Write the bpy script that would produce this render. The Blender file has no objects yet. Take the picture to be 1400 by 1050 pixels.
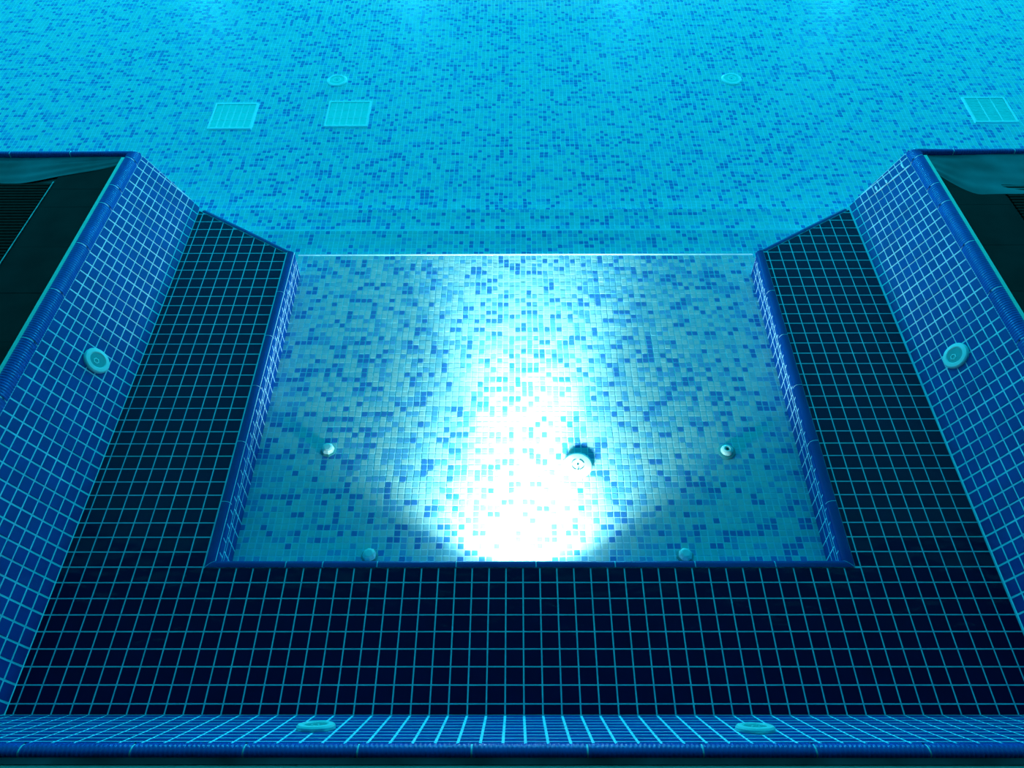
import bpy, bmesh, math, random
import numpy as np
from mathutils import Vector, Matrix

random.seed(7)
S = 0.05                      # one wall tile is 5 cm; the layout below is counted in tiles
C = bpy.context.scene.collection

# ------------------------------------------------------------------ camera
CAM_LOC = Vector((-0.04064, -1.21031, 1.82741))
RIGHT = Vector((0.9999888, 0.00188054, -0.00434362))
UP = Vector((0.00154927, 0.73709172, 0.67579094))
FWD = Vector((-0.0044725, 0.6757901, -0.73708055))
cam_data = bpy.data.cameras.new('camera')
cam_data.sensor_width = 36.0
cam_data.lens = 29.11
cam_data.clip_start = 0.02
cam_data.clip_end = 200
cam = bpy.data.objects.new('camera', cam_data)
C.objects.link(cam)
M = Matrix.Identity(4)
for k in range(3):
    M[k][0], M[k][1], M[k][2], M[k][3] = RIGHT[k], UP[k], -FWD[k], CAM_LOC[k]
cam.matrix_world = M
bpy.context.scene.camera = cam

# ------------------------------------------------------------------ sky, exposure
world = bpy.data.worlds.new('sky')
bpy.context.scene.world = world
world.use_nodes = True
bg = world.node_tree.nodes['Background']
bg.inputs['Color'].default_value = (0.008, 0.70, 0.96, 1)
bg.inputs['Strength'].default_value = 1.2
vs = bpy.context.scene.view_settings
vs.view_transform = 'Standard'
vs.look = 'None'
vs.gamma = 1.0
vs.use_curve_mapping = False
vs.exposure = 0.0
SHADE_Z, SHADE_Y = 2.15, 1.15  # height and front edge of the added shading roof
FILL_W = 46.0          # each unseen floodlight added to brighten the bay walls

# ------------------------------------------------------------------ materials
def mat(name, col, rough=0.25, spec=0.5, var=0.0, scale=60.0, bump=0.0, metal=0.0, coat=0.0):
    m = bpy.data.materials.new(name)
    m.use_nodes = True
    nt = m.node_tree
    b = nt.nodes['Principled BSDF']
    b.inputs['Roughness'].default_value = rough
    b.inputs['Specular IOR Level'].default_value = spec
    b.inputs['Metallic'].default_value = metal
    b.inputs['Coat Weight'].default_value = coat
    tc = nt.nodes.new('ShaderNodeNewGeometry')
    ns = nt.nodes.new('ShaderNodeTexNoise')
    ns.inputs['Scale'].default_value = scale
    ns.inputs['Detail'].default_value = 3.0
    nt.links.new(tc.outputs['Position'], ns.inputs['Vector'])
    rp = nt.nodes.new('ShaderNodeValToRGB')
    lo = [max(c * (1 - var), 0) for c in col]
    hi = [min(c * (1 + var), 1) for c in col]
    rp.color_ramp.elements[0].position = 0.3
    rp.color_ramp.elements[1].position = 0.7
    rp.color_ramp.elements[0].color = (*lo, 1)
    rp.color_ramp.elements[1].color = (*hi, 1)
    nt.links.new(ns.outputs['Fac'], rp.inputs['Fac'])
    nt.links.new(rp.outputs['Color'], b.inputs['Base Color'])
    if bump:
        bp = nt.nodes.new('ShaderNodeBump')
        bp.inputs['Strength'].default_value = bump
        bp.inputs['Distance'].default_value = 0.002
        nt.links.new(ns.outputs['Fac'], bp.inputs['Height'])
        nt.links.new(bp.outputs['Normal'], b.inputs['Normal'])
    return m

G = {
    'grout': mat('pale_grout', (0.42, 0.84, 0.98), 0.8, 0.1, 0.12, 25),
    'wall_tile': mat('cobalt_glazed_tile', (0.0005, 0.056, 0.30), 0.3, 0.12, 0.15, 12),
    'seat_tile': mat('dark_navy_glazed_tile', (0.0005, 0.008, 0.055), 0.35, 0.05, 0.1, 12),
    'nose_tile': mat('navy_glazed_edge_tile', (0.001, 0.040, 0.24), 0.25, 0.15, 0.1, 12),
    'coping': mat('ribbed_cobalt_ceramic', (0.002, 0.085, 0.42), 0.3, 0.2, 0.12, 20),
    'm_light': mat('turquoise_glass_mosaic', (0.28, 0.65, 0.67), 0.25, 0.15, 0.06, 30),
    'm_aqua': mat('aqua_glass_mosaic', (0.17, 0.58, 0.69), 0.25, 0.15, 0.06, 30),
    'm_mid': mat('sky_blue_glass_mosaic', (0.08, 0.40, 0.68), 0.25, 0.15, 0.06, 30),
    'm_dark': mat('deep_blue_glass_mosaic', (0.03, 0.21, 0.56), 0.25, 0.15, 0.08, 30),
    'fitting': mat('white_plastic', (0.42, 0.88, 0.86), 0.35, 0.4, 0.04, 40),
    'fitting_in': mat('sea_green_plastic', (0.04, 0.34, 0.36), 0.4, 0.4, 0.06, 40),
    'hole': mat('dark_hole', (0.01, 0.05, 0.06), 0.6, 0.2, 0.1, 40),
    'grate': mat('aqua_grate_plastic', (0.10, 0.86, 0.80), 0.4, 0.4, 0.05, 40),
    'grate_line': mat('pale_aqua_plastic', (0.8, 0.98, 0.95), 0.4, 0.4, 0.04, 40),
    'lip': mat('pale_green_strip', (0.5, 0.85, 0.72), 0.5, 0.3, 0.06, 40),
    'gutter': mat('dark_wet_gutter_tile', (0.003, 0.010, 0.010), 0.6, 0.08, 0.5, 9, 0.1),
    'gutter_film': mat('teal_wet_liner', (0.002, 0.11, 0.13), 0.35, 0.2, 0.6, 5, 0.3),
    'grid': mat('black_brown_grating', (0.016, 0.010, 0.007), 0.6, 0.05, 0.4, 60),
    'steel': mat('brushed_steel_edge', (0.25, 0.30, 0.30), 0.35, 0.5, 0.5, 60, 0, 0.9),
    'deck': mat('dark_deck', (0.015, 0.03, 0.03), 0.6, 0.3, 0.3, 10),
    'added_shade': mat('dark_shade_panel', (0.03, 0.03, 0.03), 0.7, 0.2, 0.3, 6),  # for the unseen roof and rear wall added as shade
    'shell': mat('pool_shell_blue', (0.01, 0.3, 0.5), 0.4, 0.4, 0.2, 10),
}

# ------------------------------------------------------------------ helpers
def link(o, parent=None, kind=None, label=None, cat=None, group=None):
    C.objects.link(o)
    if parent is not None:
        o.parent = parent
    if kind: o['kind'] = kind
    if label: o['label'] = label
    if cat: o['category'] = cat
    if group: o['group'] = group
    return o

def mesh_obj(name, verts, faces, m, parent=None, origin=None, smooth=False, **kw):
    """verts in tile units; the object's origin sits at `origin` (tile units)"""
    v = np.array(verts, float)
    org = np.array(origin if origin is not None else (0, 0, 0), float)
    me = bpy.data.meshes.new(name)
    me.from_pydata(((v - org) * S).tolist(), [], faces)
    for mm in (m if isinstance(m, (list, tuple)) else [m]):
        me.materials.append(mm)
    if smooth:
        me.polygons.foreach_set('use_smooth', [True] * len(me.polygons))
    me.update()
    o = bpy.data.objects.new(name, me)
    o.location = org * S
    link(o, parent, **kw)
    if parent is not None:
        o.location = Vector(org * S) - WLOC.get(parent.name, Vector((0, 0, 0)))
    WLOC[o.name] = Vector(org * S)
    return o
WLOC = {}

def empty(name, loc, **kw):
    o = bpy.data.objects.new(name, None)
    o.empty_display_size = 0.02
    o.location = Vector(loc) * S
    link(o, **kw)
    WLOC[o.name] = Vector(loc) * S
    return o

def box(x0, x1, y0, y1, z0, z1):
    v = [(x0, y0, z0), (x1, y0, z0), (x1, y1, z0), (x0, y1, z0), (x0, y0, z1), (x1, y0, z1), (x1, y1, z1), (x0, y1, z1)]
    f = [(0, 3, 2, 1), (4, 5, 6, 7), (0, 1, 5, 4), (1, 2, 6, 5), (2, 3, 7, 6), (3, 0, 4, 7)]
    return v, f

def prism(poly, ztop, zbot):
    """poly: list of (x,y); ztop/zbot: functions of (x,y) or numbers"""
    fz = lambda f, p: f(*p) if callable(f) else f
    n = len(poly)
    v = [(x, y, fz(zbot, (x, y))) for x, y in poly] + [(x, y, fz(ztop, (x, y))) for x, y in poly]
    f = [tuple(range(n))[::-1], tuple(range(n, 2 * n))] + [(i, (i + 1) % n, n + (i + 1) % n, n + i) for i in range(n)]
    return v, f

def clip(poly, a, b, c):
    """keep the side a*x + b*y <= c of a convex polygon"""
    out = []
    for i in range(len(poly)):
        p, q = poly[i], poly[(i + 1) % len(poly)]
        dp, dq = a * p[0] + b * p[1] - c, a * q[0] + b * q[1] - c
        if dp <= 0: out.append(p)
        if (dp < 0 < dq) or (dq < 0 < dp):
            t = dp / (dp - dq)
            out.append((p[0] + (q[0] - p[0]) * t, p[1] + (q[1] - p[1]) * t))
    return out

def inset(poly, d):
    """shrink a convex counter-clockwise polygon by d"""
    n = len(poly)
    res = poly
    for i in range(n):
        p, q = poly[i], poly[(i + 1) % n]
        dx, dy = q[0] - p[0], q[1] - p[1]
        L = math.hypot(dx, dy)
        if L < 1e-6: continue
        nx, ny = dy / L, -dx / L
        res = clip(res, nx, ny, nx * p[0] + ny * p[1] - d)
        if len(res) < 3: return []
    return res

def area(poly):
    return 0.5 * sum(p[0] * q[1] - q[0] * p[1] for p, q in zip(poly, poly[1:] + poly[:1]))

def screen_area(P):
    """how large a piece shows (picks the 300 largest pieces to keep as single objects)"""
    pts = []
    for q in P:
        d = Vector(q) * S - CAM_LOC
        z = d.dot(FWD)
        if z < 0.05: return 0
        pts.append((700 + 1132 * d.dot(RIGHT) / z, 525 - 1132 * d.dot(UP) / z))
    if not all(-12 < x < 1412 and -12 < y < 1062 for x, y in pts): return 0
    return abs(area(pts))

def tile_geo(poly, surf, thick=0.02, cham=0.012):
    """a glazed tile: polygon in surface coordinates -> verts, faces (surf(u,v,h) -> xyz)"""
    top = inset(poly, cham)
    n = len(poly)
    if len(top) != n or n < 3:
        top = [(sum(p[0] for p in poly) / n * .12 + p[0] * .88, sum(p[1] for p in poly) / n * .12 + p[1] * .88) for p in poly]
    v = [surf(u, w, -0.05) for u, w in poly] + [surf(u, w, thick - cham * .8) for u, w in poly] + [surf(u, w, thick) for u, w in top]
    f = [tuple(range(2 * n, 3 * n))]
    for i in range(n):
        j = (i + 1) % n
        f += [(i, j, n + j, n + i), (n + i, n + j, 2 * n + j, 2 * n + i)]
    return v, f

def lay_tiles(parent, polys, surf, m, name='tile', limit=300, gap=0.066, thick=0.02, flip=False, vgap=0.0):
    """polys in surface coordinates; the largest in view become single objects, the rest one field"""
    items = []
    for poly in polys:
        if area(poly) < 0: poly = poly[::-1]
        p = inset(poly, gap)
        if len(p) < 3 or area(p) < 0.02: continue
        if vgap:                      # wider bed joints than upright joints
            c0 = (min(q[1] for q in p) + max(q[1] for q in p)) / 2
            p = [(q[0], q[1] - math.copysign(min(vgap, abs(q[1] - c0) * .5), q[1] - c0)) for q in p]
        cu, cv = sum(q[0] for q in p) / len(p), sum(q[1] for q in p) / len(p)
        tu, tv = random.uniform(-.004, .004), random.uniform(-.004, .004)
        sf = lambda u, w, h, cu=cu, cv=cv, tu=tu, tv=tv: surf(u, w, h + (u - cu) * tu + (w - cv) * tv)
        v, f = tile_geo(p, sf, thick)
        if flip: f = [q[::-1] for q in f]
        items.append((screen_area([surf(u, w, 0) for u, w in p]), v, f, surf(cu, cv, 0)))
    items.sort(key=lambda t: -t[0])
    for a, v, f, c in items[:limit]:
        mesh_obj(name, v, f, m, parent, c)
    rest = items[limit:]
    if rest:
        V, F = [], []
        for a, v, f, c in rest:
            b = len(V); V += v; F += [tuple(i + b for i in q) for q in f]
        mesh_obj(name + '_field', V, F, m, parent, kind='stuff')

def lathe(profile, seg=32, cap=True):
    """profile: (radius, height) list -> verts, faces around local z"""
    v, f = [], []
    for r, h in profile:
        for k in range(seg):
            a = 2 * math.pi * k / seg
            v.append((r * math.cos(a), r * math.sin(a), h))
    for i in range(len(profile) - 1):
        for k in range(seg):
            k2 = (k + 1) % seg
            f.append((i * seg + k, i * seg + k2, (i + 1) * seg + k2, (i + 1) * seg + k))
    if cap:
        f.append(tuple(range(seg))[::-1])
        f.append(tuple((len(profile) - 1) * seg + k for k in range(seg)))
    return v, f

def place(v, loc, normal, spin=0.0):
    q = Vector(normal).normalized().to_track_quat('Z', 'Y').to_matrix() @ Matrix.Rotation(spin, 3, 'Z')
    return [tuple(q @ Vector(p) + Vector(loc)) for p in v]

# ------------------------------------------------------------------ the place, in tiles (water level z = 0)
zb = lambda Y: -7.05 + 0.0455 * Y            # seat level
zf = lambda Y: -9.85 + 0.056 * Y             # floor of the bay
zt1 = lambda Y: -9.3 + 0.07 * (Y - 32)       # first step
zt2 = lambda Y: -10.2 + 0.075 * (Y - 37)     # second step
zd = lambda Y: -11.8 + 0.08 * (Y - 42)       # floor of the pool
XL, XR = -27.85, 27.70                       # foot of the side walls
TL, TR = -31.45, 31.10                       # head of the side walls
YN, TN = -7.60, -11.38                       # foot and head of the near wall
ZR = -0.80                                   # where wall tiles end and the coping starts
NL, NR, NN = -19.32, 19.25, 0.95             # edge of the seat tiles at the bullnose
FL, FR, FN = -18.80, 18.82, 1.42             # bench front faces
YE = 31.65                                   # far edge of the bay floor
EI, EO = 29.2, 34.75                         # far end of the bench arms, inner and outer

# ---- mosaic fields
MOS = ['m_light', 'm_aqua', 'm_mid', 'm_dark']
MW = [0.40, 0.26, 0.20, 0.14]
Q = 0.4625
def mosaic(parent, x0, x1, y0, y1, zfun, singles, warp, seed, skip=None, name='mosaic_tile'):
    rng = np.random.default_rng(seed)
    nx, ny = int(round((x1 - x0) / Q)), int(round((y1 - y0) / Q))
    ix, iy = np.meshgrid(np.arange(nx), np.arange(ny))
    ix, iy = ix.ravel(), iy.ravel()
    tone = rng.choice(4, size=ix.size, p=MW)
    same = rng.random(ix.size) < 0.16        # mosaic comes in little runs of one colour
    tone = np.where(same, np.roll(tone, 1), tone)
    g = 0.041
    # corner offsets
    def wv(X, Y):
        a = warp
        return (X + a * (np.sin(X * 1.7 + Y * .9) * .6 + np.sin(Y * 2.3 - X * .4 + 1) * .5),
                Y + a * (np.sin(Y * 1.5 - X * 1.1 + 2) * .6 + np.sin(X * 2.1 + Y * .3) * .5))
    xa, xb = x0 + ix * Q + g, x0 + (ix + 1) * Q - g
    ya, yb = y0 + iy * Q + g, y0 + (iy + 1) * Q - g
    if skip is not None:
        keep = ~skip((xa + xb) / 2, (ya + yb) / 2)
        xa, xb, ya, yb, tone = xa[keep], xb[keep], ya[keep], yb[keep], tone[keep]
    n = xa.size
    hh = 0.012 + rng.random(n) * 0.006
    tx, ty = (rng.random(n) - .5) * 0.012, (rng.random(n) - .5) * 0.012
    cx, cy = (xa + xb) / 2, (ya + yb) / 2
    V = np.zeros((n, 8, 3))
    for k, (X, Y) in enumerate(((xa, ya), (xb, ya), (xb, yb), (xa, yb))):
        wx, wy = wv(X, Y)
        V[:, k, 0], V[:, k, 1] = wx, wy
        V[:, k, 2] = zfun(wy) - 0.03
        V[:, k + 4, 0], V[:, k + 4, 1] = wx, wy
        V[:, k + 4, 2] = zfun(wy) + hh + tx * (X - cx) + ty * (Y - cy)
    quad = np.array([(4, 5, 6, 7), (0, 1, 5, 4), (1, 2, 6, 5), (2, 3, 7, 6), (3, 0, 4, 7)])
    order = np.arange(n)
    if singles:
        # nearest to the bench, in the brightest part of the floor: they show largest
        sc = np.array([screen_area([tuple(V[i, k]) for k in (4, 5, 6, 7)]) for i in range(n)])
        dist = np.hypot(cx + 0.4, (cy - 3.0) * 1.2)
        order = np.lexsort((dist, -np.round(sc / 12)))
        for i in order[:singles]:
            c = V[i].mean(axis=0)
            o = mesh_obj(name, V[i], quad.tolist(), G[MOS[tone[i]]], parent, c)
        order = order[singles:]
    m = order.size
    me = bpy.data.meshes.new(name + '_field')
    me.vertices.add(m * 8)
    me.vertices.foreach_set('co', (V[order] * S).astype(np.float32).ravel())
    idx = (quad[None] + (np.arange(m) * 8)[:, None, None]).ravel().astype(np.int32)
    me.loops.add(idx.size)
    me.loops.foreach_set('vertex_index', idx)
    me.polygons.add(m * 5)
    me.polygons.foreach_set('loop_start', np.arange(0, idx.size, 4, dtype=np.int32))
    me.polygons.foreach_set('material_index', np.repeat(tone[order], 5).astype(np.int32))
    for k in MOS: me.materials.append(G[k])
    me.polygons.foreach_set('use_smooth', np.zeros(m * 5, dtype=bool))
    me.update(calc_edges=True)
    me.validate()
    o = bpy.data.objects.new(name + '_field', me)
    link(o, parent, kind='stuff')
    return o

# ------------------------------------------------------------------ pool floor, steps, bay floor
DRAIN = (3.44, 10.15)
NOZ = [(-13.91, 11.46), (-10.12, 3.3), (9.92, 3.3), (13.85, 11.3)]
INLET = [(-21.24, 65.58), (23.95, 65.62)]
GR = [(-31.7, 58.65, 4.75), (-19.15, 59.0, 4.7), (51.2, 59.4, 4.7)]

def slab(name, x0, x1, y0, y1, zfun, depth, m, **kw):
    v, f = prism([(x0, y0), (x1, y0), (x1, y1), (x0, y1)], lambda x, y: zfun(y), lambda x, y: zfun(y) - depth)
    return mesh_obj(name, v, f, m, **kw)

deep = slab('floor_deep', -95, 95, 40.7, 120, zd, 1.0, G['grout'], kind='structure',
            label='turquoise mosaic floor of the deep pool beyond the steps')
sk = lambda X, Y: (np.minimum(np.hypot(X - INLET[0][0], Y - INLET[0][1]), np.hypot(X - INLET[1][0], Y - INLET[1][1])) < 1.0) | \
    ((abs(X - GR[0][0]) < 2.3) & (abs(Y - GR[0][1]) < 2.3)) | ((abs(X - GR[1][0]) < 2.3) & (abs(Y - GR[1][1]) < 2.3)) | ((abs(X - GR[2][0]) < 2.3) & (abs(Y - GR[2][1]) < 2.3))
mosaic(deep, -82, 82, 40.7, 98, zd, 0, 0.05, 11, sk)

st2 = slab('step_lower', -36, 36, 36.6, 40.7, zt2, 3.0, G['grout'], kind='structure', label='lower mosaic step down into the deep pool')
mosaic(st2, -36, 36, 36.6, 40.7, zt2, 0, 0.02, 12)
st1 = slab('step_upper', -29, 29, YE, 36.5, zt1, 3.0, G['grout'], kind='structure', label='upper mosaic step just past the bay floor')
mosaic(st1, -29, 29, YE, 36.5, zt1, 0, 0.02, 13)

fl = slab('floor', FL - .6, FR + .6, FN - .5, YE + .12, zf, 3.0, G['grout'], kind='structure',
          label='lamp-lit turquoise mosaic floor sunk inside the U-shaped bench')
strip_v, strip_f = prism([(FL - .58, YE - .03), (FR + .58, YE - .03), (FR + .58, YE + .10), (FL - .58, YE + .10)], lambda x, y: zf(y) + .04, lambda x, y: zf(y) - .3)
mesh_obj('edge_strip', strip_v, strip_f, G['grout'], fl, label='pale strip along the floor edge')
skf = lambda X, Y: (np.hypot(X - DRAIN[0], Y - DRAIN[1]) < 0.8)
mosaic(fl, FL - .58, FR + .58, FN + .04, YE - .05, zf, 300, 0.022, 14, skf)

# ------------------------------------------------------------------ walls of the bay
def ruled(x_foot, x_head):
    s = 1 if x_head > x_foot else -1
    def surf(u, v, h):      # u along Y, v 0..10 up the wall, h out of the wall
        t = v / 10.0
        z0 = zb(u)
        X = x_foot + (x_head - x_foot) * t
        Z = z0 + (ZR - z0) * t
        L = math.hypot(x_head - x_foot, ZR - z0)
        nx, nz = -s * (ZR - z0) / L, abs(x_head - x_foot) / L
        return (X + nx * h, u, Z + nz * h)
    return surf

def wall_end(poly):   # far end of the side walls: from r 34.9 at the seat to 36.0 at the coping
    return clip(poly, 10.0, -0.65, 349.0)

def side_wall(name, xf, xh, label):
    sf = ruled(xf, xh)
    s = 1 if xh > xf else -1
    v, f = [], []
    ends = [(YN - 6, 0), (34.9, 0), (35.55, 10), (YN - 6, 10)]
    nseg = 12
    for k in range(nseg + 1):
        for vv, e in ((0, 34.9), (10, 35.55)):
            u = (YN - 6) + (e - (YN - 6)) * k / nseg
            v.append(sf(u, vv, 0))
    b = len(v)
    v += [(xh + s * 0.6 + (0 if k % 2 else 0), p[1], -12.5 if k % 2 == 0 else ZR) for k, p in enumerate(v[:b])]
    for k in range(nseg):
        a = 2 * k
        f += [(a, a + 2, a + 3, a + 1), (b + a, b + a + 1, b + a + 3, b + a + 2), (a, b + a, b + a + 2, a + 2), (a + 1, a + 3, b + a + 3, b + a + 1)]
    f += [(0, 1, b + 1, b), (b - 2, 2 * b - 2, 2 * b - 1, b - 1)]
    o = mesh_obj(name, v, f, G['grout'], kind='structure', label=label)
    polys = []
    for r in range(-10, 36):
        for k in range(10):
            p = wall_end([(r, k), (r + 1, k), (r + 1, k + 1), (r, k + 1)])
            # mitre against the sloping near wall
            p = clip(p, -10.0, (TN - YN), -10 * YN) if len(p) > 2 else p
            if len(p) > 2: polys.append(p)
    lay_tiles(o, polys, sf, G['wall_tile'], flip=(s < 0))
    return o

wall_left = side_wall('wall_left', XL, TL, 'sloping cobalt tiled wall above the bench arm by the steel-edged grating')
wall_right = side_wall('wall_right', XR, TR, 'sloping cobalt tiled wall with smeared grout along its end')
# careless grout left on the tiles at the end of the right wall, and lime flecks near the seat
rs = ruled(XR, TR)
def blob(cu, cv, ru, rv, seed, n=11, h=.045):
    rg = random.Random(seed)
    ring = [(cu + ru * (0.7 + .5 * rg.random()) * math.cos(6.283 * k / n), cv + rv * (0.7 + .5 * rg.random()) * math.sin(6.283 * k / n)) for k in range(n)]
    v = [rs(a, b, .0) for a, b in ring] + [rs(cu + (a - cu) * .75, cv + (b - cv) * .75, h) for a, b in ring] + [rs(cu, cv, h + .01)]
    f = []
    for k in range(n):
        j = (k + 1) % n
        f += [(k, n + k, n + j, j), (n + k, 2 * n, n + j)]
    return v, f
for cu, cv, ru, rv, sd in ((34.0, 5.0, .10, 1.3, 1), (34.0, 7.4, .11, 1.5, 2), (34.45, 4.5, .42, .18, 3), (34.3, 6.1, .3, .16, 4), (34.55, 8.9, .38, .16, 5), (34.0, 9.3, .09, .7, 6)):
    bv, bf = blob(cu, cv, ru, rv, sd)
    mesh_obj('grout_smear', bv, bf, G['grout'], wall_right, rs(cu, cv, 0))
rg = random.Random(4)
FV, FF = [], []
for _ in range(34):
    bv, bf = blob(11.2 - abs(rg.gauss(0, 1.6)), .4 + abs(rg.gauss(0, .4)), .035 + .03 * rg.random(), .03 + .03 * rg.random(), rg.random(), 6, .024)
    k = len(FV); FV += bv; FF += [tuple(i + k for i in q) for q in bf]
mesh_obj('lime_flecks', FV, FF, G['coping'], wall_right, kind='stuff')

def near_surf(u, v, h):
    t = v / 10.0
    z0 = zb(YN)
    L = math.hypot(TN - YN, ZR - z0)
    return (u, YN + (TN - YN) * t + (ZR - z0) / L * h, z0 + (ZR - z0) * t + abs(TN - YN) / L * h)
v, f = [], []
for X0, X1, vv in ((XL, XR, 0), (TL, TR, 10)):
    v += [near_surf(X0, vv, 0), near_surf(X1, vv, 0)]
v += [(TL, TN - .6, ZR), (TR, TN - .6, ZR), (TL, TN - .6, -12.5), (TR, TN - .6, -12.5), (XL, YN, -12.5), (XR, YN, -12.5)]
f = [(0, 1, 3, 2), (2, 3, 5, 4), (4, 5, 7, 6), (0, 8, 9, 1), (6, 7, 9, 8), (0, 2, 4, 6, 8), (1, 9, 7, 5, 3)]
wall_near = mesh_obj('wall_near', v, f, G['grout'], kind='structure', label='strongly foreshortened sloping tiled wall behind the long bench seat')
polys = []
for i in range(-13, 52):
    for k in range(10):
        p = [(i - 19.4, k), (i - 18.4, k), (i - 18.4, k + 1), (i - 19.4, k + 1)]
        p = clip(p, 10.0, -(TR - XR), 10 * XR)
        p = clip(p, -10.0, -(XL - TL), -10 * XL) if len(p) > 2 else p
        if len(p) > 2: polys.append(p)
lay_tiles(wall_near, polys, near_surf, G['wall_tile'], vgap=0.07)

# ------------------------------------------------------------------ the bench
bench = empty('bench', (0, -3, zb(-3)), label='U-shaped built-in underwater bench with dark navy tiles and rounded edge', cat='bench')
seat_surf = lambda u, v, h: (u, v, zb(v) + h)
BOT = -12.4
def seat_part(poly):
    v, f = prism(poly, lambda x, y: zb(y), BOT)
    return mesh_obj('seat', v, f, G['grout'], bench)
# long seat
s_mid = seat_part([(XL + .012, YN + .01), (XR - .012, YN + .01), (XR - .012, NN), (XL + .012, NN)])
# arms
s_l = seat_part([(XL + .012, NN), (NL, NN), (NL, EI), (XL + .012, EO)])
s_r = seat_part([(NR, NN), (XR - .012, NN), (XR - .012, EO), (NR, EI)])
P_mid, P_l, P_r = [], [], []
for i in range(-9, 49):
    for r in range(-8, 36):
        p = [(i - 19.4, r), (i - 18.4, r), (i - 18.4, r + 1), (i - 19.4, r + 1)]
        for a, b, c in ((-1, 0, -XL), (1, 0, XR), (0, -1, -YN)):
            p = clip(p, a, b, c) if len(p) > 2 else p
        if len(p) < 3: continue
        if r < 1:
            pm = clip(p, 0, 1, 1.0 if (i - 18.4 <= NL + .6 or i - 19.4 >= NR - .6) else NN)
            if len(pm) > 2: P_mid.append(pm)
        else:
            pl = clip(p, 1, 0, NL)
            if len(pl) > 2:
                k = (EO - EI) / (XL - NL)
                pl = clip(pl, -k, 1, EI - k * NL - .25)
                if len(pl) > 2: P_l.append(pl)
            pr = clip(p, -1, 0, -NR)
            if len(pr) > 2:
                k = (EO - EI) / (XR - NR)
                pr = clip(pr, -k, 1, EI - k * NR - .25)
                if len(pr) > 2: P_r.append(pr)
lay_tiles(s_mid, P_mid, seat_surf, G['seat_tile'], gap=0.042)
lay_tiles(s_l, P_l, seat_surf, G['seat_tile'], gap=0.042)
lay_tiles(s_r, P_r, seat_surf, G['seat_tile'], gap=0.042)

# front faces of the bench: four courses of tile, the second one a narrow cut course, joints staggered
COURSE = [(0.36, 1.06, 0.0), (1.06, 1.38, 0.45), (1.38, 2.05, 0.45), (2.05, 2.95, 0.45)]
def face_part(p0, p1, nrm):
    """vertical front from p0 to p1 (x,y), facing nrm"""
    L = math.hypot(p1[0] - p0[0], p1[1] - p0[1])
    ex, ey = (p1[0] - p0[0]) / L, (p1[1] - p0[1]) / L
    def surf(u, v, h):
        x, y = p0[0] + ex * u + nrm[0] * h, p0[1] + ey * u + nrm[1] * h
        zt, z1 = zb(y), zf(y) + .02
        return (x, y, zt + (z1 - zt) * v / 2.9)
    back = -0.5
    v = [surf(0, .1, 0), surf(L, .1, 0), surf(L, 3.4, 0), surf(0, 3.4, 0), surf(0, .1, back), surf(L, .1, back), surf(L, 3.4, back), surf(0, 3.4, back)]
    f = [(0, 1, 2, 3), (7, 6, 5, 4), (0, 4, 5, 1), (1, 5, 6, 2), (2, 6, 7, 3), (3, 7, 4, 0)]
    o = mesh_obj('front_face', v, f, G['grout'], bench)
    polys = []
    for va, vb_, off in COURSE:
        u = -off
        while u < L:
            a, b = max(u, 0), min(u + 1, L)
            if b - a > .15: polys.append([(a, va), (b, va), (b, vb_), (a, vb_)])
            u += 1
    lay_tiles(o, polys, surf, G['wall_tile'], gap=0.06, flip=False)
    return o
face_part((FL, EI), (FL, FN), (1, 0))
face_part((FR, FN), (FR, EI), (-1, 0))
face_part((FL, FN), (FR, FN), (0, 1))

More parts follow.
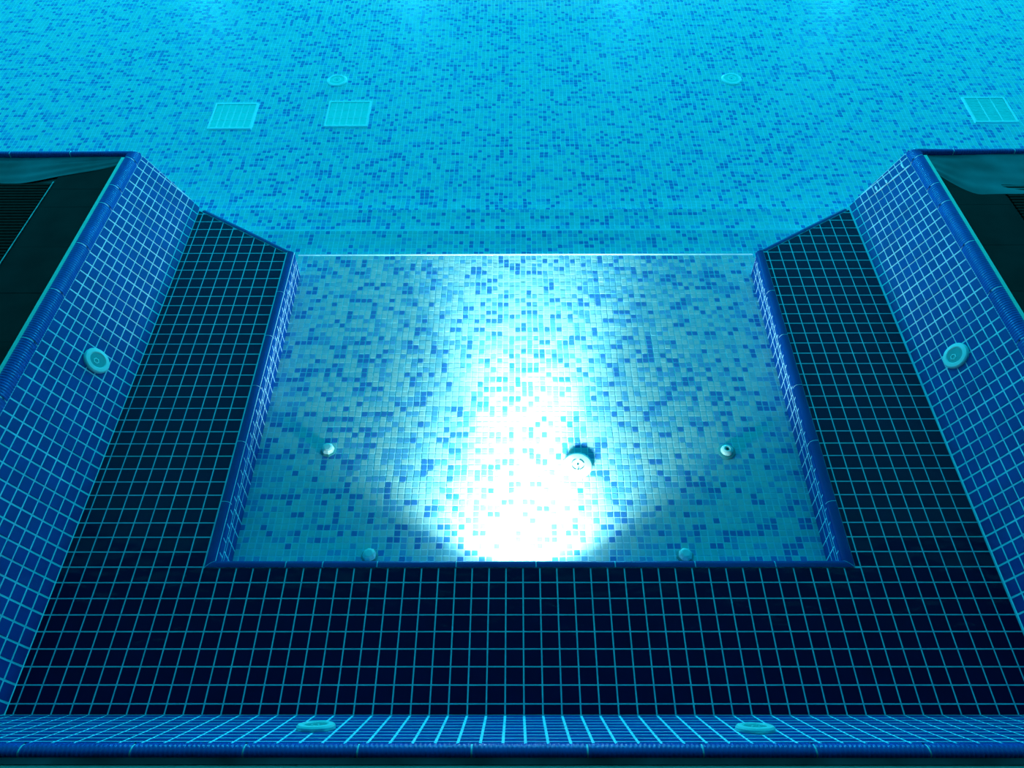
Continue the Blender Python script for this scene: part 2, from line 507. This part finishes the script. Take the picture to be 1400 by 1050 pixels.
# rounded bullnose edge pieces: profile offset o towards the pool, z down from the seat
PROF = [(0, 0.06), (0.2, 0.07), (0.36, 0.03), (0.47, -0.06), (0.535, -0.18), (0.55, -0.34)]
def sweep_piece(name, a, b, out, prof, zfun, m, parent, mit_a=0.0, mit_b=0.0, gap=0.03, ribs=0, rib_h=0.0, thick=0.35, smooth=True):
    """one edge piece from a to b (x,y) with its profile pushed towards `out`; mitres slide the ends"""
    L = math.hypot(b[0] - a[0], b[1] - a[1])
    ex, ey = (b[0] - a[0]) / L, (b[1] - a[1]) / L
    nst = 2 if not ribs else ribs * 4 + 1
    n = len(prof)
    V, F = [], []
    for k in range(nst):
        t = k / (nst - 1)
        amp = 0.0
        if ribs: amp = (0.0, 1.0, 1.0, 0.0)[k % 4] * rib_h
        for j, (o, z) in enumerate(prof):
            u = gap + (L - 2 * gap) * t + mit_a * o * (1 - t) + mit_b * o * t
            # rib normal from the profile
            j0, j1 = max(j - 1, 0), min(j + 1, n - 1)
            to, tz = prof[j1][0] - prof[j0][0], prof[j1][1] - prof[j0][1]
            q = math.hypot(to, tz) or 1
            oo, zz = o + (-tz / q) * amp, z + (to / q) * amp
            x, y = a[0] + ex * u + out[0] * oo, a[1] + ey * u + out[1] * oo
            V.append((x, y, zfun(y) + zz))
    for k in range(nst - 1):
        for j in range(n - 1):
            F.append((k * n + j, (k + 1) * n + j, (k + 1) * n + j + 1, k * n + j + 1))
    # closed underside and ends
    base = len(V)
    oc, zc = (prof[0][0] + prof[-1][0]) / 2, min(p[1] for p in prof) - 0.02
    for k in (0, nst - 1):
        o, z = prof[0][0], prof[-1][1]
        t = k / (nst - 1)
        u = gap + (L - 2 * gap) * t + mit_a * o * (1 - t) + mit_b * o * t
        x, y = a[0] + ex * u + out[0] * o, a[1] + ey * u + out[1] * o
        V.append((x, y, zfun(y) + z))
    l0 = (nst - 1) * n
    e0 = len(V)                       # the end caps get vertices of their own so that the shading stays crisp
    V += [V[base]] + [V[j] for j in range(n)]
    e1 = len(V)
    V += [V[base + 1]] + [V[l0 + j] for j in range(n)][::-1]
    F.append(tuple(range(e0, e0 + n + 1)))
    F.append(tuple(range(e1, e1 + n + 1)))
    flip = (ex * out[1] - ey * out[0]) < 0
    F = [tuple(q) if flip else tuple(q[::-1]) for q in F]
    c = ((a[0] + b[0]) / 2, (a[1] + b[1]) / 2, zfun((a[1] + b[1]) / 2))
    o = mesh_obj(name, V, F, m, parent, c)
    if smooth:
        ns = len(o.data.polygons) - 2
        o.data.polygons.foreach_set('use_smooth', [i < ns for i in range(ns + 2)])
    return o

def row_of_pieces(name, a, b, out, prof, zfun, m, parent, cuts, mit_a=0.0, mit_b=0.0, **kw):
    L = math.hypot(b[0] - a[0], b[1] - a[1])
    ex, ey = (b[0] - a[0]) / L, (b[1] - a[1]) / L
    cs = [0] + [c for c in cuts if 0.25 < c < L - .25] + [L]
    for i in range(len(cs) - 1):
        p = (a[0] + ex * cs[i], a[1] + ey * cs[i])
        q = (a[0] + ex * cs[i + 1], a[1] + ey * cs[i + 1])
        k = dict(kw)
        if k.get('ribs'): k['ribs'] = max(1, int(round((cs[i + 1] - cs[i]) * 4.8)))
        sweep_piece(name, p, q, out, prof, zfun, m, parent, mit_a if i == 0 else 0.0, mit_b if i == len(cs) - 2 else 0.0, **k)

def core_part(a, b, out, mit_a, mit_b):
    return sweep_piece('edge_bed', a, b, out, [(o - .01, z - .014) for o, z in PROF], zb, G['grout'], bench, mit_a, mit_b, gap=0.0)
for args, cuts in (
        (((NL, NN), (NR, NN), (0, 1), 1.0, -1.0), [4.7 + .1, 7.0, 10.25, 14.95, 19.7, 24.4, 29.15, 33.9]),
        (((NL, NN), (NL, EI), (1, 0), 1.0, 0.0), [4.57, 9.24, 14.05, 18.88, 23.54]),
        (((NR, NN), (NR, EI), (-1, 0), 1.0, 0.0), [4.57, 9.24, 14.05, 18.88, 23.54])):
    a, b, out, ma, mb = args
    core_part(a, b, out, ma, mb)
    row_of_pieces('bullnose', a, b, out, PROF, zb, G['nose_tile'], bench, cuts, ma, mb)
# skewed far ends of the arms
for xn, xo, s in ((NL, XL, -1), (NR, XR, 1)):
    d = Vector((xo - xn, EO - EI)).normalized()
    out = (-d.y * (1 if s > 0 else -1), d.x * (1 if s > 0 else -1))
    if out[1] < 0: out = (-out[0], -out[1])
    pr = [(o * .8 - .2, z) for o, z in PROF]
    row_of_pieces('bullnose', (xn, EI), (xo - d.x * .5, EO - d.y * .5), out, pr, zb, G['nose_tile'], bench, [4.7, 9.4])
    # end face of the arm down to the steps
    v, f = prism([(xn - s * .5, EI - .3), (xn, EI), (xo - s * .05, EO), (xo - s * .05, EO - .8)][::(1 if s < 0 else -1)], lambda x, y: zb(y) - .02, BOT)
    mesh_obj('end_face', v, f, G['wall_tile'], bench)

# ------------------------------------------------------------------ ribbed coping round the bay and along the pool
CPROF = [(0.0, ZR), (0.03, -0.55), (0.12, -0.30), (0.26, -0.12), (0.42, -0.03), (0.56, 0.01), (0.67, 0.0), (0.735, -0.07), (0.74, -0.42)]
flat = lambda y: 0.0
def coping(name, a, b, out, cuts, ma, mb, label):
    o = sweep_piece(name, a, b, out, [(.37 + (p[0] - .37) * .965, -.42 + (p[1] + .42) * .965) for p in CPROF], flat, G['grout'], None, ma, mb, gap=0.0)
    o['kind'] = 'structure'; o['label'] = label
    row_of_pieces('coping_tile', a, b, out, CPROF, flat, G['coping'], o, cuts, ma, mb, ribs=1, rib_h=0.03, gap=0.04)
    return o
YC = 35.4
ycuts = [YC - y for y in (30.25, 27.92, 23.06, 18.1, 13.4, 8.6, 3.75, -1.1, -5.95)]
coping('trim_1', (TL, YC), (TL, TN), (-1, 0), [0.55 + .74] + ycuts, 1.0, 1.0, 'ribbed blue coping along the wall by the steel-edged grating')
coping('trim_2', (TR, YC), (TR, TN), (1, 0), [0.55 + .74] + ycuts, 1.0, 1.0, 'ribbed blue coping along the wall with smeared grout')
ncuts = [x - TL for x in (-26.9, -22.08, -17.29, -12.47, -7.59, -2.72, 2.23, 7.15, 11.96, 16.78, 21.6, 26.5)]
coping('trim_3', (TL, TN), (TR, TN), (0, -1), ncuts, -1.0, 1.0, 'ribbed blue coping along the wall behind the long seat')
coping('trim_4', (TL, YC), (TL - 40, YC), (0, -1), [5.4 + 4.9 * k for k in range(8)], 1.0, 0.0, 'ribbed blue pool-edge coping by the steel-edged grating')
coping('trim_5', (TR, YC), (TR + 40, YC), (0, -1), [3.4 + 4.9 * k for k in range(8)], 1.0, 0.0, 'ribbed blue pool-edge coping by the wavy wet gutter')

# ------------------------------------------------------------------ gutters and decks outside the coping
def strip(name, x0, x1, y0, y1, z0, z1, m, parent=None, **kw):
    v, f = box(x0, x1, y0, y1, z0, z1)
    return mesh_obj(name, v, f, m, parent, ((x0 + x1) / 2, (y0 + y1) / 2, z0), **kw)

ZG = -0.42
def gutter(side, xi, label):
    """side -1 / +1: lip strip, dark gutter slabs, steel edge, grating"""
    s = side
    X = lambda d: xi + s * d
    o = strip('trim_6' if s < 0 else 'trim_7', min(X(.74), X(30)), max(X(.74), X(30)), TN - 14, YC - .75, -12.5, ZG - .12, G['deck'], kind='structure', label=label)
    strip('lip_strip', min(X(.80), X(1.08)), max(X(.80), X(1.08)), TN - .74, YC - 1.15, ZG - .12, -0.12, G['lip'], o)
    ys = [YC - .8] + [YC - c for c in ycuts] + [-10.9, -15.8, -20.7, -25.2]
    for a, b in zip(ys[:-1], ys[1:]):
        lo = X(1.09)
        strip('gutter_slab', min(lo, X(5.45)), max(lo, X(5.45)), b + .012, a - .012, ZG - .12, ZG + random.uniform(-.012, .012), G['gutter'], o)
    if s < 0: strip('steel_edge', min(X(5.47), X(5.56)), max(X(5.47), X(5.56)), TN - 14, YC - 4.2, ZG - .12, ZG + .06, G['steel'], o)
    # grating bars
    y = YC - 4.4
    n = 0
    while y > 4 and n < 90:
        strip('grating_bar', min(X(5.65), X(16)), max(X(5.65), X(16)), y - .24, y, ZG - .12, ZG + .03, G['grid'], o)
        y -= .36; n += 1
    return o
gl = gutter(-1, TL, 'dark wet gutter with steel edge and brown-black grating')
gr = gutter(1, TR, 'dark wet gutter with wavy teal water by the smeared wall')
# near lip, gutter and deck under the photographer
dn = strip('trim_8', TL - .75, TR + .75, TN - 14, TN - .75, -12.5, ZG - .12, G['deck'], kind='structure', label='dark green gutter behind the near coping')
strip('lip_strip', TL - .74, TR + .74, TN - 1.40, TN - 1.06, ZG - .12, -0.10, G['lip'], dn)
strip('gutter_slab', TL - .74, TR + .74, TN - 1.05, TN - .77, ZG - .12, -.06, G['gutter_film'], dn)
strip('gutter_slab', TL - .74, TR + .74, TN - 5.6, TN - 1.35, ZG - .12, ZG, G['gutter'], dn)

# shallow rippling water left standing in the corner of each gutter
def ripple_sheet(name, x0, x1, y_far, y_near, seed, parent, skew):
    rng = random.Random(seed)
    ph = [rng.uniform(0, 6.28) for _ in range(6)]
    nx, ny = 70, 26
    V, F = [], []
    for i in range(nx + 1):
        a = i / nx
        x = x0 + (x1 - x0) * a
        yn = y_near + (y_far - y_near) * (0.62 * (1 - min(a * skew, 1)) ** 1.6) + 0.28 * math.sin(a * 9 + ph[0]) + .12 * math.sin(a * 23 + ph[1])
        for j in range(ny + 1):
            b = j / ny
            y = y_far + (yn - y_far) * b
            z = ZG + 0.02 + (1 - b) * 0.10 + 0.035 * math.sin(b * 11 + a * 7 + ph[2]) * (1 - b) + 0.02 * math.sin(b * 19 - a * 16 + ph[3])
            V.append((x, y, max(z, ZG + .014)))
    for i in range(nx):
        for j in range(ny):
            k = i * (ny + 1) + j
            q = (k, k + 1, k + ny + 2, k + ny + 1)
            F.append(q if x1 > x0 else q[::-1])
    F = [q[::-1] for q in F]
    return mesh_obj(name, V, F, G['gutter_film'], parent, smooth=True, kind='stuff')
ripple_sheet('gutter_water', TL - 1.1, TL - 24, YC - .82, YC - 4.0, 3, gl, 3.2)
ripple_sheet('gutter_water', TR + 1.1, TR + 24, YC - .82, YC - 6.0, 5, gr, 9)

# pool walls under the coping, either side of the bay, and the far sides of the pool
for nm, x0, x1, y0, y1 in (('wall_pool_left', TL - 40, TL - .1, YC - .7, YC), ('wall_pool_right', TR + .1, TR + 40, YC - .7, YC)):
    strip(nm, x0, x1, y0, y1, -12.5, ZR, G['wall_tile'], kind='structure')
strip('wall_far', -96, 96, 120, 121, -14, 0.3, G['shell'], kind='structure')
strip('wall_side_left', -96, -95, YC, 120, -14, 0.3, G['shell'], kind='structure')
strip('wall_side_right', 95, 96, YC, 120, -14, 0.3, G['shell'], kind='structure')
# unseen roof slab added to keep skylight off the bench
v, f = box(-140, 140, -90, SHADE_Y / S, SHADE_Z / S, SHADE_Z / S + 3)
mesh_obj('added_shade', v, f, G['added_shade'], kind='structure')
v, f = box(-140, 140, -92, -90, -1, SHADE_Z / S + 3)
mesh_obj('added_shade_wall', v, f, G['added_shade'], kind='structure')  # unseen rear wall, added to dim light coming from behind
v, f = box(-140, 140, -90, TN - 14, -3, ZG - .12)
mesh_obj('floor_deck', v, f, G['deck'], kind='structure')

# ------------------------------------------------------------------ fittings
def part(name, vf, loc, nrm, m, parent, spin=0.0, smooth=True):
    v, f = vf
    return mesh_obj(name, place(v, loc, nrm, spin), f, m, parent, loc, smooth=smooth)

def shade_auto(o, ang=40):
    for p in o.data.polygons: p.use_smooth = True
    try:
        o.data.set_sharp_from_angle(angle=math.radians(ang))
    except Exception:
        pass
    return o

def wall_jet(loc, nrm, spin, label):
    t = empty('wall_jet', loc, label=label, cat='jet', group='round water jets in the bay walls')
    shade_auto(part('flange', lathe([(.50, .02), (.93, .02), (.93, .16), (.86, .24), (.62, .26), (.54, .20), (.50, .10)], 36, False), loc, nrm, G['fitting'], t))
    shade_auto(part('cup', lathe([(.56, .21), (.52, .08), (.42, .03), (.10, .015), (.02, .015)], 30), loc, nrm, G['fitting_in'], t))
    n = Vector(nrm).normalized()
    q = n.to_track_quat('Z', 'Y').to_matrix()
    c = Vector(loc) + q @ Vector((0.14 * math.cos(spin), 0.14 * math.sin(spin), 0.02))
    nz = shade_auto(part('nozzle', lathe([(.24, .0), (.24, .18), (.22, .22), (.15, .22), (.14, .06)], 6, False), c, nrm, G['fitting'], t, spin))
    part('nozzle_hole', lathe([(.125, .05), (.12, .08), (.02, .08)], 16), c, nrm, G['fitting_in'], nz)
    return t
def wall_n(p, xf, xh):
    s = 1 if xh > xf else -1
    z0 = zb(p[1])
    return Vector((-s * (ZR - z0), 0, abs(xh - xf))).normalized()
wall_jet((-29.44, 15.04, -3.9), wall_n((0, 15.04), XL, TL), 2.6, 'round pale jet in the wall beside the steel-edged grating')
wall_jet((29.22, 15.35, -3.87), wall_n((0, 15.35), XR, TR), -1.2, 'round pale jet in the wall with smeared grout')
nn = Vector((0, (ZR - zb(YN)), abs(TN - YN))).normalized()
for X, v, lab in ((-10.46, 5.1, 'steel-edged grating'), (10.57, 5.6, 'holed floor nozzle')):
    wall_jet(near_surf(X, v, 0), nn, 1.5, 'pale jet behind the long seat, on the side of the ' + lab)

NF = Vector((0, -0.056, 1)).normalized()
def fz(x, y, h=0.05): return (x, y, zf(y) + h)
# floor drain: round white cover standing proud on a turquoise collar
dl = fz(*DRAIN, 0.0)
dr = empty('floor_drain', dl, label='round white drain cover with slotted ring on the glowing mosaic floor', cat='drain')
shade_auto(part('collar', lathe([(.98, .0), (.98, .07), (.90, .09)], 40), dl, NF, G['fitting_in'], dr))
cv = shade_auto(part('cover', lathe([(.80, .07), (1.0, .09), (1.03, .12), (1.0, .15), (.90, .17), (.3, .185), (.02, .185)], 48), dl, NF, G['fitting'], dr))
top = Vector(dl) + NF * .172
def arc_slot(r0, r1, a0, a1, n=8):
    v, f = [], []
    for k in range(n + 1):
        a = a0 + (a1 - a0) * k / n
        for r in (r0, r1):
            for h in (0.0, .022): v.append((r * math.cos(a), r * math.sin(a), h))
    for k in range(n):
        b = 4 * k
        f += [(b + 1, b + 3, b + 7, b + 5), (b, b + 4, b + 6, b + 2), (b, b + 1, b + 5, b + 4), (b + 2, b + 6, b + 7, b + 3)]
    return v, f
for k in range(4):
    a0 = math.pi / 2 * k + math.radians(14)
    part('slot', arc_slot(.40, .45, a0, a0 + math.radians(58)), top, NF, G['hole'], cv)
for a in (0, math.pi / 2, math.pi, 3 * math.pi / 2):
    if a in (math.pi / 2, 3 * math.pi / 2):
        part('screw', lathe([(.06, 0), (.06, .025), (.04, .03)], 12), top + Vector((.42 * math.cos(a), .42 * math.sin(a), 0)), NF, G['hole'], cv)
part('screw', lathe([(.07, 0), (.07, .03), (.04, .035)], 12), top, NF, G['hole'], cv)

def nozzle(x, y, label, holed):
    loc = fz(x, y, 0.0)
    t = empty('floor_nozzle', loc, label=label, cat='nozzle', group='small nozzles in the bay floor')
    if holed:
        shade_auto(part('base_plate', lathe([(.62, .0), (.64, .10), (.56, .16), (.30, .18)], 10), loc, NF, G['fitting_in'], t, .3))
        d = shade_auto(part('dome', lathe([(.44, .14), (.42, .28), (.34, .38), (.22, .42), (.12, .38), (.10, .25)], 24, False), loc, NF, G['fitting'], t))
        part('nozzle_hole', lathe([(.125, .24), (.12, .34), (.02, .34)], 16), loc, NF, G['hole'], d)
    else:
        shade_auto(part('base_plate', lathe([(.56, .0), (.56, .08), (.46, .13)], 8), loc, NF, G['fitting_in'], t, .2), 20)
        shade_auto(part('dome', lathe([(.44, .10), (.43, .30), (.36, .42), (.24, .48), (.02, .49)], 8), loc, NF, G['fitting'], t, .2), 25)
    return t
nozzle(*NOZ[0], 'capped floor nozzle out on the open mosaic, facing the holed nozzle', False)
nozzle(*NOZ[1], 'capped nozzle against the seat front, on the side of the steel-edged grating', False)
nozzle(*NOZ[2], 'capped nozzle against the seat front, on the side of the holed nozzle', False)
nozzle(*NOZ[3], 'floor nozzle with an open dark hole on a rough aqua patch', True)

ND = Vector((0, -0.08, 1)).normalized()
for (x, y), lab in zip(INLET, ('round pale inlet disc just beyond the two panelled grates', 'round pale inlet disc alone on open mosaic with no grate beside it')):
    loc = (x, y, zd(y))
    t = empty('floor_inlet', loc, label=lab, cat='inlet', group='round inlets in the deep floor')
    shade_auto(part('rim', lathe([(.80, .0), (1.12, .0), (1.14, .12), (1.05, .20), (.86, .20), (.80, .08)], 36, False), loc, ND, G['grate_line'], t))
    shade_auto(part('disc', lathe([(.82, .06), (.80, .12), (.5, .16), (.02, .16)], 32), loc, ND, G['grate'], t))
    shade_auto(part('ring', lathe([(.38, .15), (.38, .20), (.46, .20), (.46, .15)], 28, False), loc, ND, G['grate_line'], t))
    part('screw', lathe([(.10, .15), (.10, .19), (.06, .2)], 12), loc, ND, G['m_mid'], t)

def sloped(v):       # lay a flat part on the deep floor's slope
    return [(x, y, z + zd(y)) for x, y, z in v]
def sbox(name, x0, x1, y0, y1, z0, z1, m, parent):
    v, f = box(x0, x1, y0, y1, z0, z1)
    return mesh_obj(name, sloped(v), f, m, parent, ((x0 + x1) / 2, (y0 + y1) / 2, zd((y0 + y1) / 2)))
def grate(cx, cy, w, label, fine):
    h = w / 2
    t = empty('floor_grate', (cx, cy, zd(cy)), label=label, cat='grate')
    for (x0, x1, y0, y1) in ((cx - h, cx + h, cy - h, cy - h + .22), (cx - h, cx + h, cy + h - .22, cy + h), (cx - h, cx - h + .2, cy - h + .22, cy + h - .22), (cx + h - .2, cx + h, cy - h + .22, cy + h - .22)):
        sbox('frame', x0, x1, y0, y1, -.05, .22, G['grate_line'], t)
    sbox('backing', cx - h + .2, cx + h - .2, cy - h + .22, cy + h - .22, -.04, .03, G['grate_line' if not fine else 'm_mid'], t)
    if not fine:
        n = 6
        pw = (w - .4) / n
        for k in range(n):
            a = cx - h + .2 + k * pw
            sbox('panel', a + .03, a + pw - .03, cy - h + .22, cy + h - .22, 0.0, .12, G['grate'], t)
            if k: sbox('bar', a - .055, a + .055, cy - h + .22, cy + h - .22, 0.0, .17, G['grate_line'], t)
        for j in (1, 2):
            b = cy - h + .22 + j * (w - .44) / 3
            sbox('cross_bar', cx - h + .2, cx + h - .2, b - .03, b + .03, 0.0, .14, G['grate_line'], t)
    else:
        pw = (w - .4) / 3
        for k in range(3):
            a = cx - h + .2 + k * pw
            if k: sbox('bar', a - .05, a + .05, cy - h + .22, cy + h - .22, 0, .2, G['grate_line'], t)
            n = 17
            ph = (w - .44) / n
            for j in range(n):
                b = cy - h + .22 + j * ph
                sbox('slat', a + .05, a + pw - .05, b + .03, b + ph - .05, 0, .15, G['grate'], t)
    return t
grate(*GR[0], 'pale square panelled grate farther from the round inlet', False)
grate(*GR[1], 'pale square panelled grate right below the round inlet', False)
grate(*GR[2], 'pale square grate of fine slats near the pool-edge coping', True)

# ------------------------------------------------------------------ underwater lamp in the front of the long seat
LX, LZ = -0.35, -8.12
lens_m = bpy.data.materials.new('lit_lamp_lens')
lens_m.use_nodes = True
b = lens_m.node_tree.nodes['Principled BSDF']
b.inputs['Base Color'].default_value = (.9, .95, 1, 1)
b.inputs['Emission Color'].default_value = (1, .97, .92, 1)
b.inputs['Emission Strength'].default_value = 12
def oval(vf, k=4.2):     # stretch a round fitting sideways: the lamp is a wide oval
    return [(x * k, y * .75, z) for x, y, z in vf[0]], vf[1]
lp = empty('underwater_lamp', (LX, FN, LZ), label='wide oval underwater lamp lighting the bay floor from the seat front', cat='lamp')
shade_auto(part('lamp_ring', oval(lathe([(.80, .04), (1.02, .04), (1.02, .16), (.92, .22), (.80, .18)], 48, False)), (LX, FN, LZ), (0, 1, 0), G['fitting'], lp))
part('lens', oval(lathe([(.82, .08), (.80, .14), (.5, .20), (.02, .22)], 48)), (LX, FN, LZ), (0, 1, 0), lens_m, lp)
def lamp_light(name, kind, energy, aim, dy=0.3, **kw):
    L = bpy.data.lights.new(name, kind)
    L.energy = energy
    L.color = (1.0, 0.97, 0.93)
    for k, val in kw.items(): setattr(L, k, val)
    o = bpy.data.objects.new(name, L)
    C.objects.link(o)
    o.location = Vector((LX, FN + dy, LZ)) * S
    o.rotation_euler = Vector(aim).to_track_quat('-Z', 'Y').to_euler()
    o.parent = lp
    o.matrix_parent_inverse = Matrix.Translation(-Vector((LX, FN, LZ)) * S)
    return o
lamp_light('lamp_flood', 'AREA', 2.2, (0, 1, -0.1), .3, shape='DISK', size=1.6 * S, spread=math.radians(150))
lamp_light('lamp_beam', 'AREA', 22, (0.0, 1, 0.34), .3, shape='ELLIPSE', size=5.5 * S, size_y=0.9 * S, spread=math.radians(74))
lamp_light('lamp_throw', 'SPOT', 950, (0.03, 1, 0.16), .35, spot_size=math.radians(50), spot_blend=1.0, shadow_soft_size=0.03)
lamp_light('lamp_wide', 'AREA', 26, (0, 1, 0.25), .3, shape='ELLIPSE', size=5.5 * S, size_y=0.9 * S, spread=math.radians(125))

# unseen floodlights added in the far wall to brighten the bay walls
for X in (-54, -18, 18, 54):
    c = (X, 119.9, -3.2)
    t = empty('added_floodlight', c, label='unseen floodlight added in the far wall to brighten the bay walls', cat='lamp', group='added floodlights in the far pool wall')
    shade_auto(part('lamp_ring', lathe([(1.6, .0), (2.1, .0), (2.1, .3), (1.9, .45), (1.6, .35)], 36, False), c, (0, -1, 0), G['fitting'], t))
    part('lens', lathe([(1.65, .05), (1.6, .25), (1.0, .32), (.02, .35)], 32), c, (0, -1, 0), lens_m, t)
    L = bpy.data.lights.new('added_fill_glow', 'AREA')
    L.shape = 'DISK'; L.size = 3.2 * S; L.energy = FILL_W; L.color = (0.02, 0.75, 1.0); L.spread = math.radians(150)
    o = bpy.data.objects.new('added_fill_glow', L)
    C.objects.link(o)
    o.location = Vector((X, 119.4, -3.2)) * S
    o.rotation_euler = Vector((-X * .25, -120, 0)).to_track_quat('-Z', 'Y').to_euler()
    o.parent = t
    o.matrix_parent_inverse = Matrix.Translation(-Vector(c) * S)

# ------------------------------------------------------------------ water
wm = bpy.data.materials.new('clear_pool_water')
wm.use_nodes = True
nt = wm.node_tree
nt.nodes.clear()
out = nt.nodes.new('ShaderNodeOutputMaterial')
mix = nt.nodes.new('ShaderNodeMixShader')
tr = nt.nodes.new('ShaderNodeBsdfTransparent')
tr.inputs['Color'].default_value = (0.80, 0.97, 1.0, 1)
gs = nt.nodes.new('ShaderNodeBsdfGlossy')
gs.inputs['Roughness'].default_value = 0.02
fr = nt.nodes.new('ShaderNodeFresnel')
fr.inputs['IOR'].default_value = 1.16
geo = nt.nodes.new('ShaderNodeNewGeometry')
mp = nt.nodes.new('ShaderNodeMapping')
mp.inputs['Scale'].default_value = (3.0, 5.0, 1.0)
ns = nt.nodes.new('ShaderNodeTexNoise')
ns.inputs['Scale'].default_value = 2.2
ns.inputs['Detail'].default_value = 3
bp = nt.nodes.new('ShaderNodeBump')
bp.inputs['Strength'].default_value = 0.35
bp.inputs['Distance'].default_value = 0.02
nt.links.new(geo.outputs['Position'], mp.inputs['Vector'])
nt.links.new(mp.outputs['Vector'], ns.inputs['Vector'])
nt.links.new(ns.outputs['Fac'], bp.inputs['Height'])
nt.links.new(bp.outputs['Normal'], gs.inputs['Normal'])
nt.links.new(bp.outputs['Normal'], fr.inputs['Normal'])
one = nt.nodes.new('ShaderNodeMath')
one.operation = 'SUBTRACT'
one.inputs[0].default_value = 1.0
nt.links.new(geo.outputs['Backfacing'], one.inputs[1])
mul = nt.nodes.new('ShaderNodeMath')
mul.operation = 'MULTIPLY'
nt.links.new(fr.outputs['Fac'], mul.inputs[0])
nt.links.new(one.outputs['Value'], mul.inputs[1])
nt.links.new(mul.outputs['Value'], mix.inputs['Fac'])
nt.links.new(tr.outputs['BSDF'], mix.inputs[1])
nt.links.new(gs.outputs['BSDF'], mix.inputs[2])
nt.links.new(mix.outputs['Shader'], out.inputs['Surface'])
ZW = -0.06
wv = [(TL - .3, TN - .3, ZW), (TR + .3, TN - .3, ZW), (TR + .3, YC - .3, ZW), (TL - .3, YC - .3, ZW), (-95, YC - .3, ZW), (95, YC - .3, ZW), (95, 120, ZW), (-95, 120, ZW)]
mesh_obj('pool_water', wv, [(0, 1, 2, 3), (4, 3, 2, 5, 6, 7)], wm, kind='stuff', label='clear still turquoise water filling the bay and the pool', cat='water')
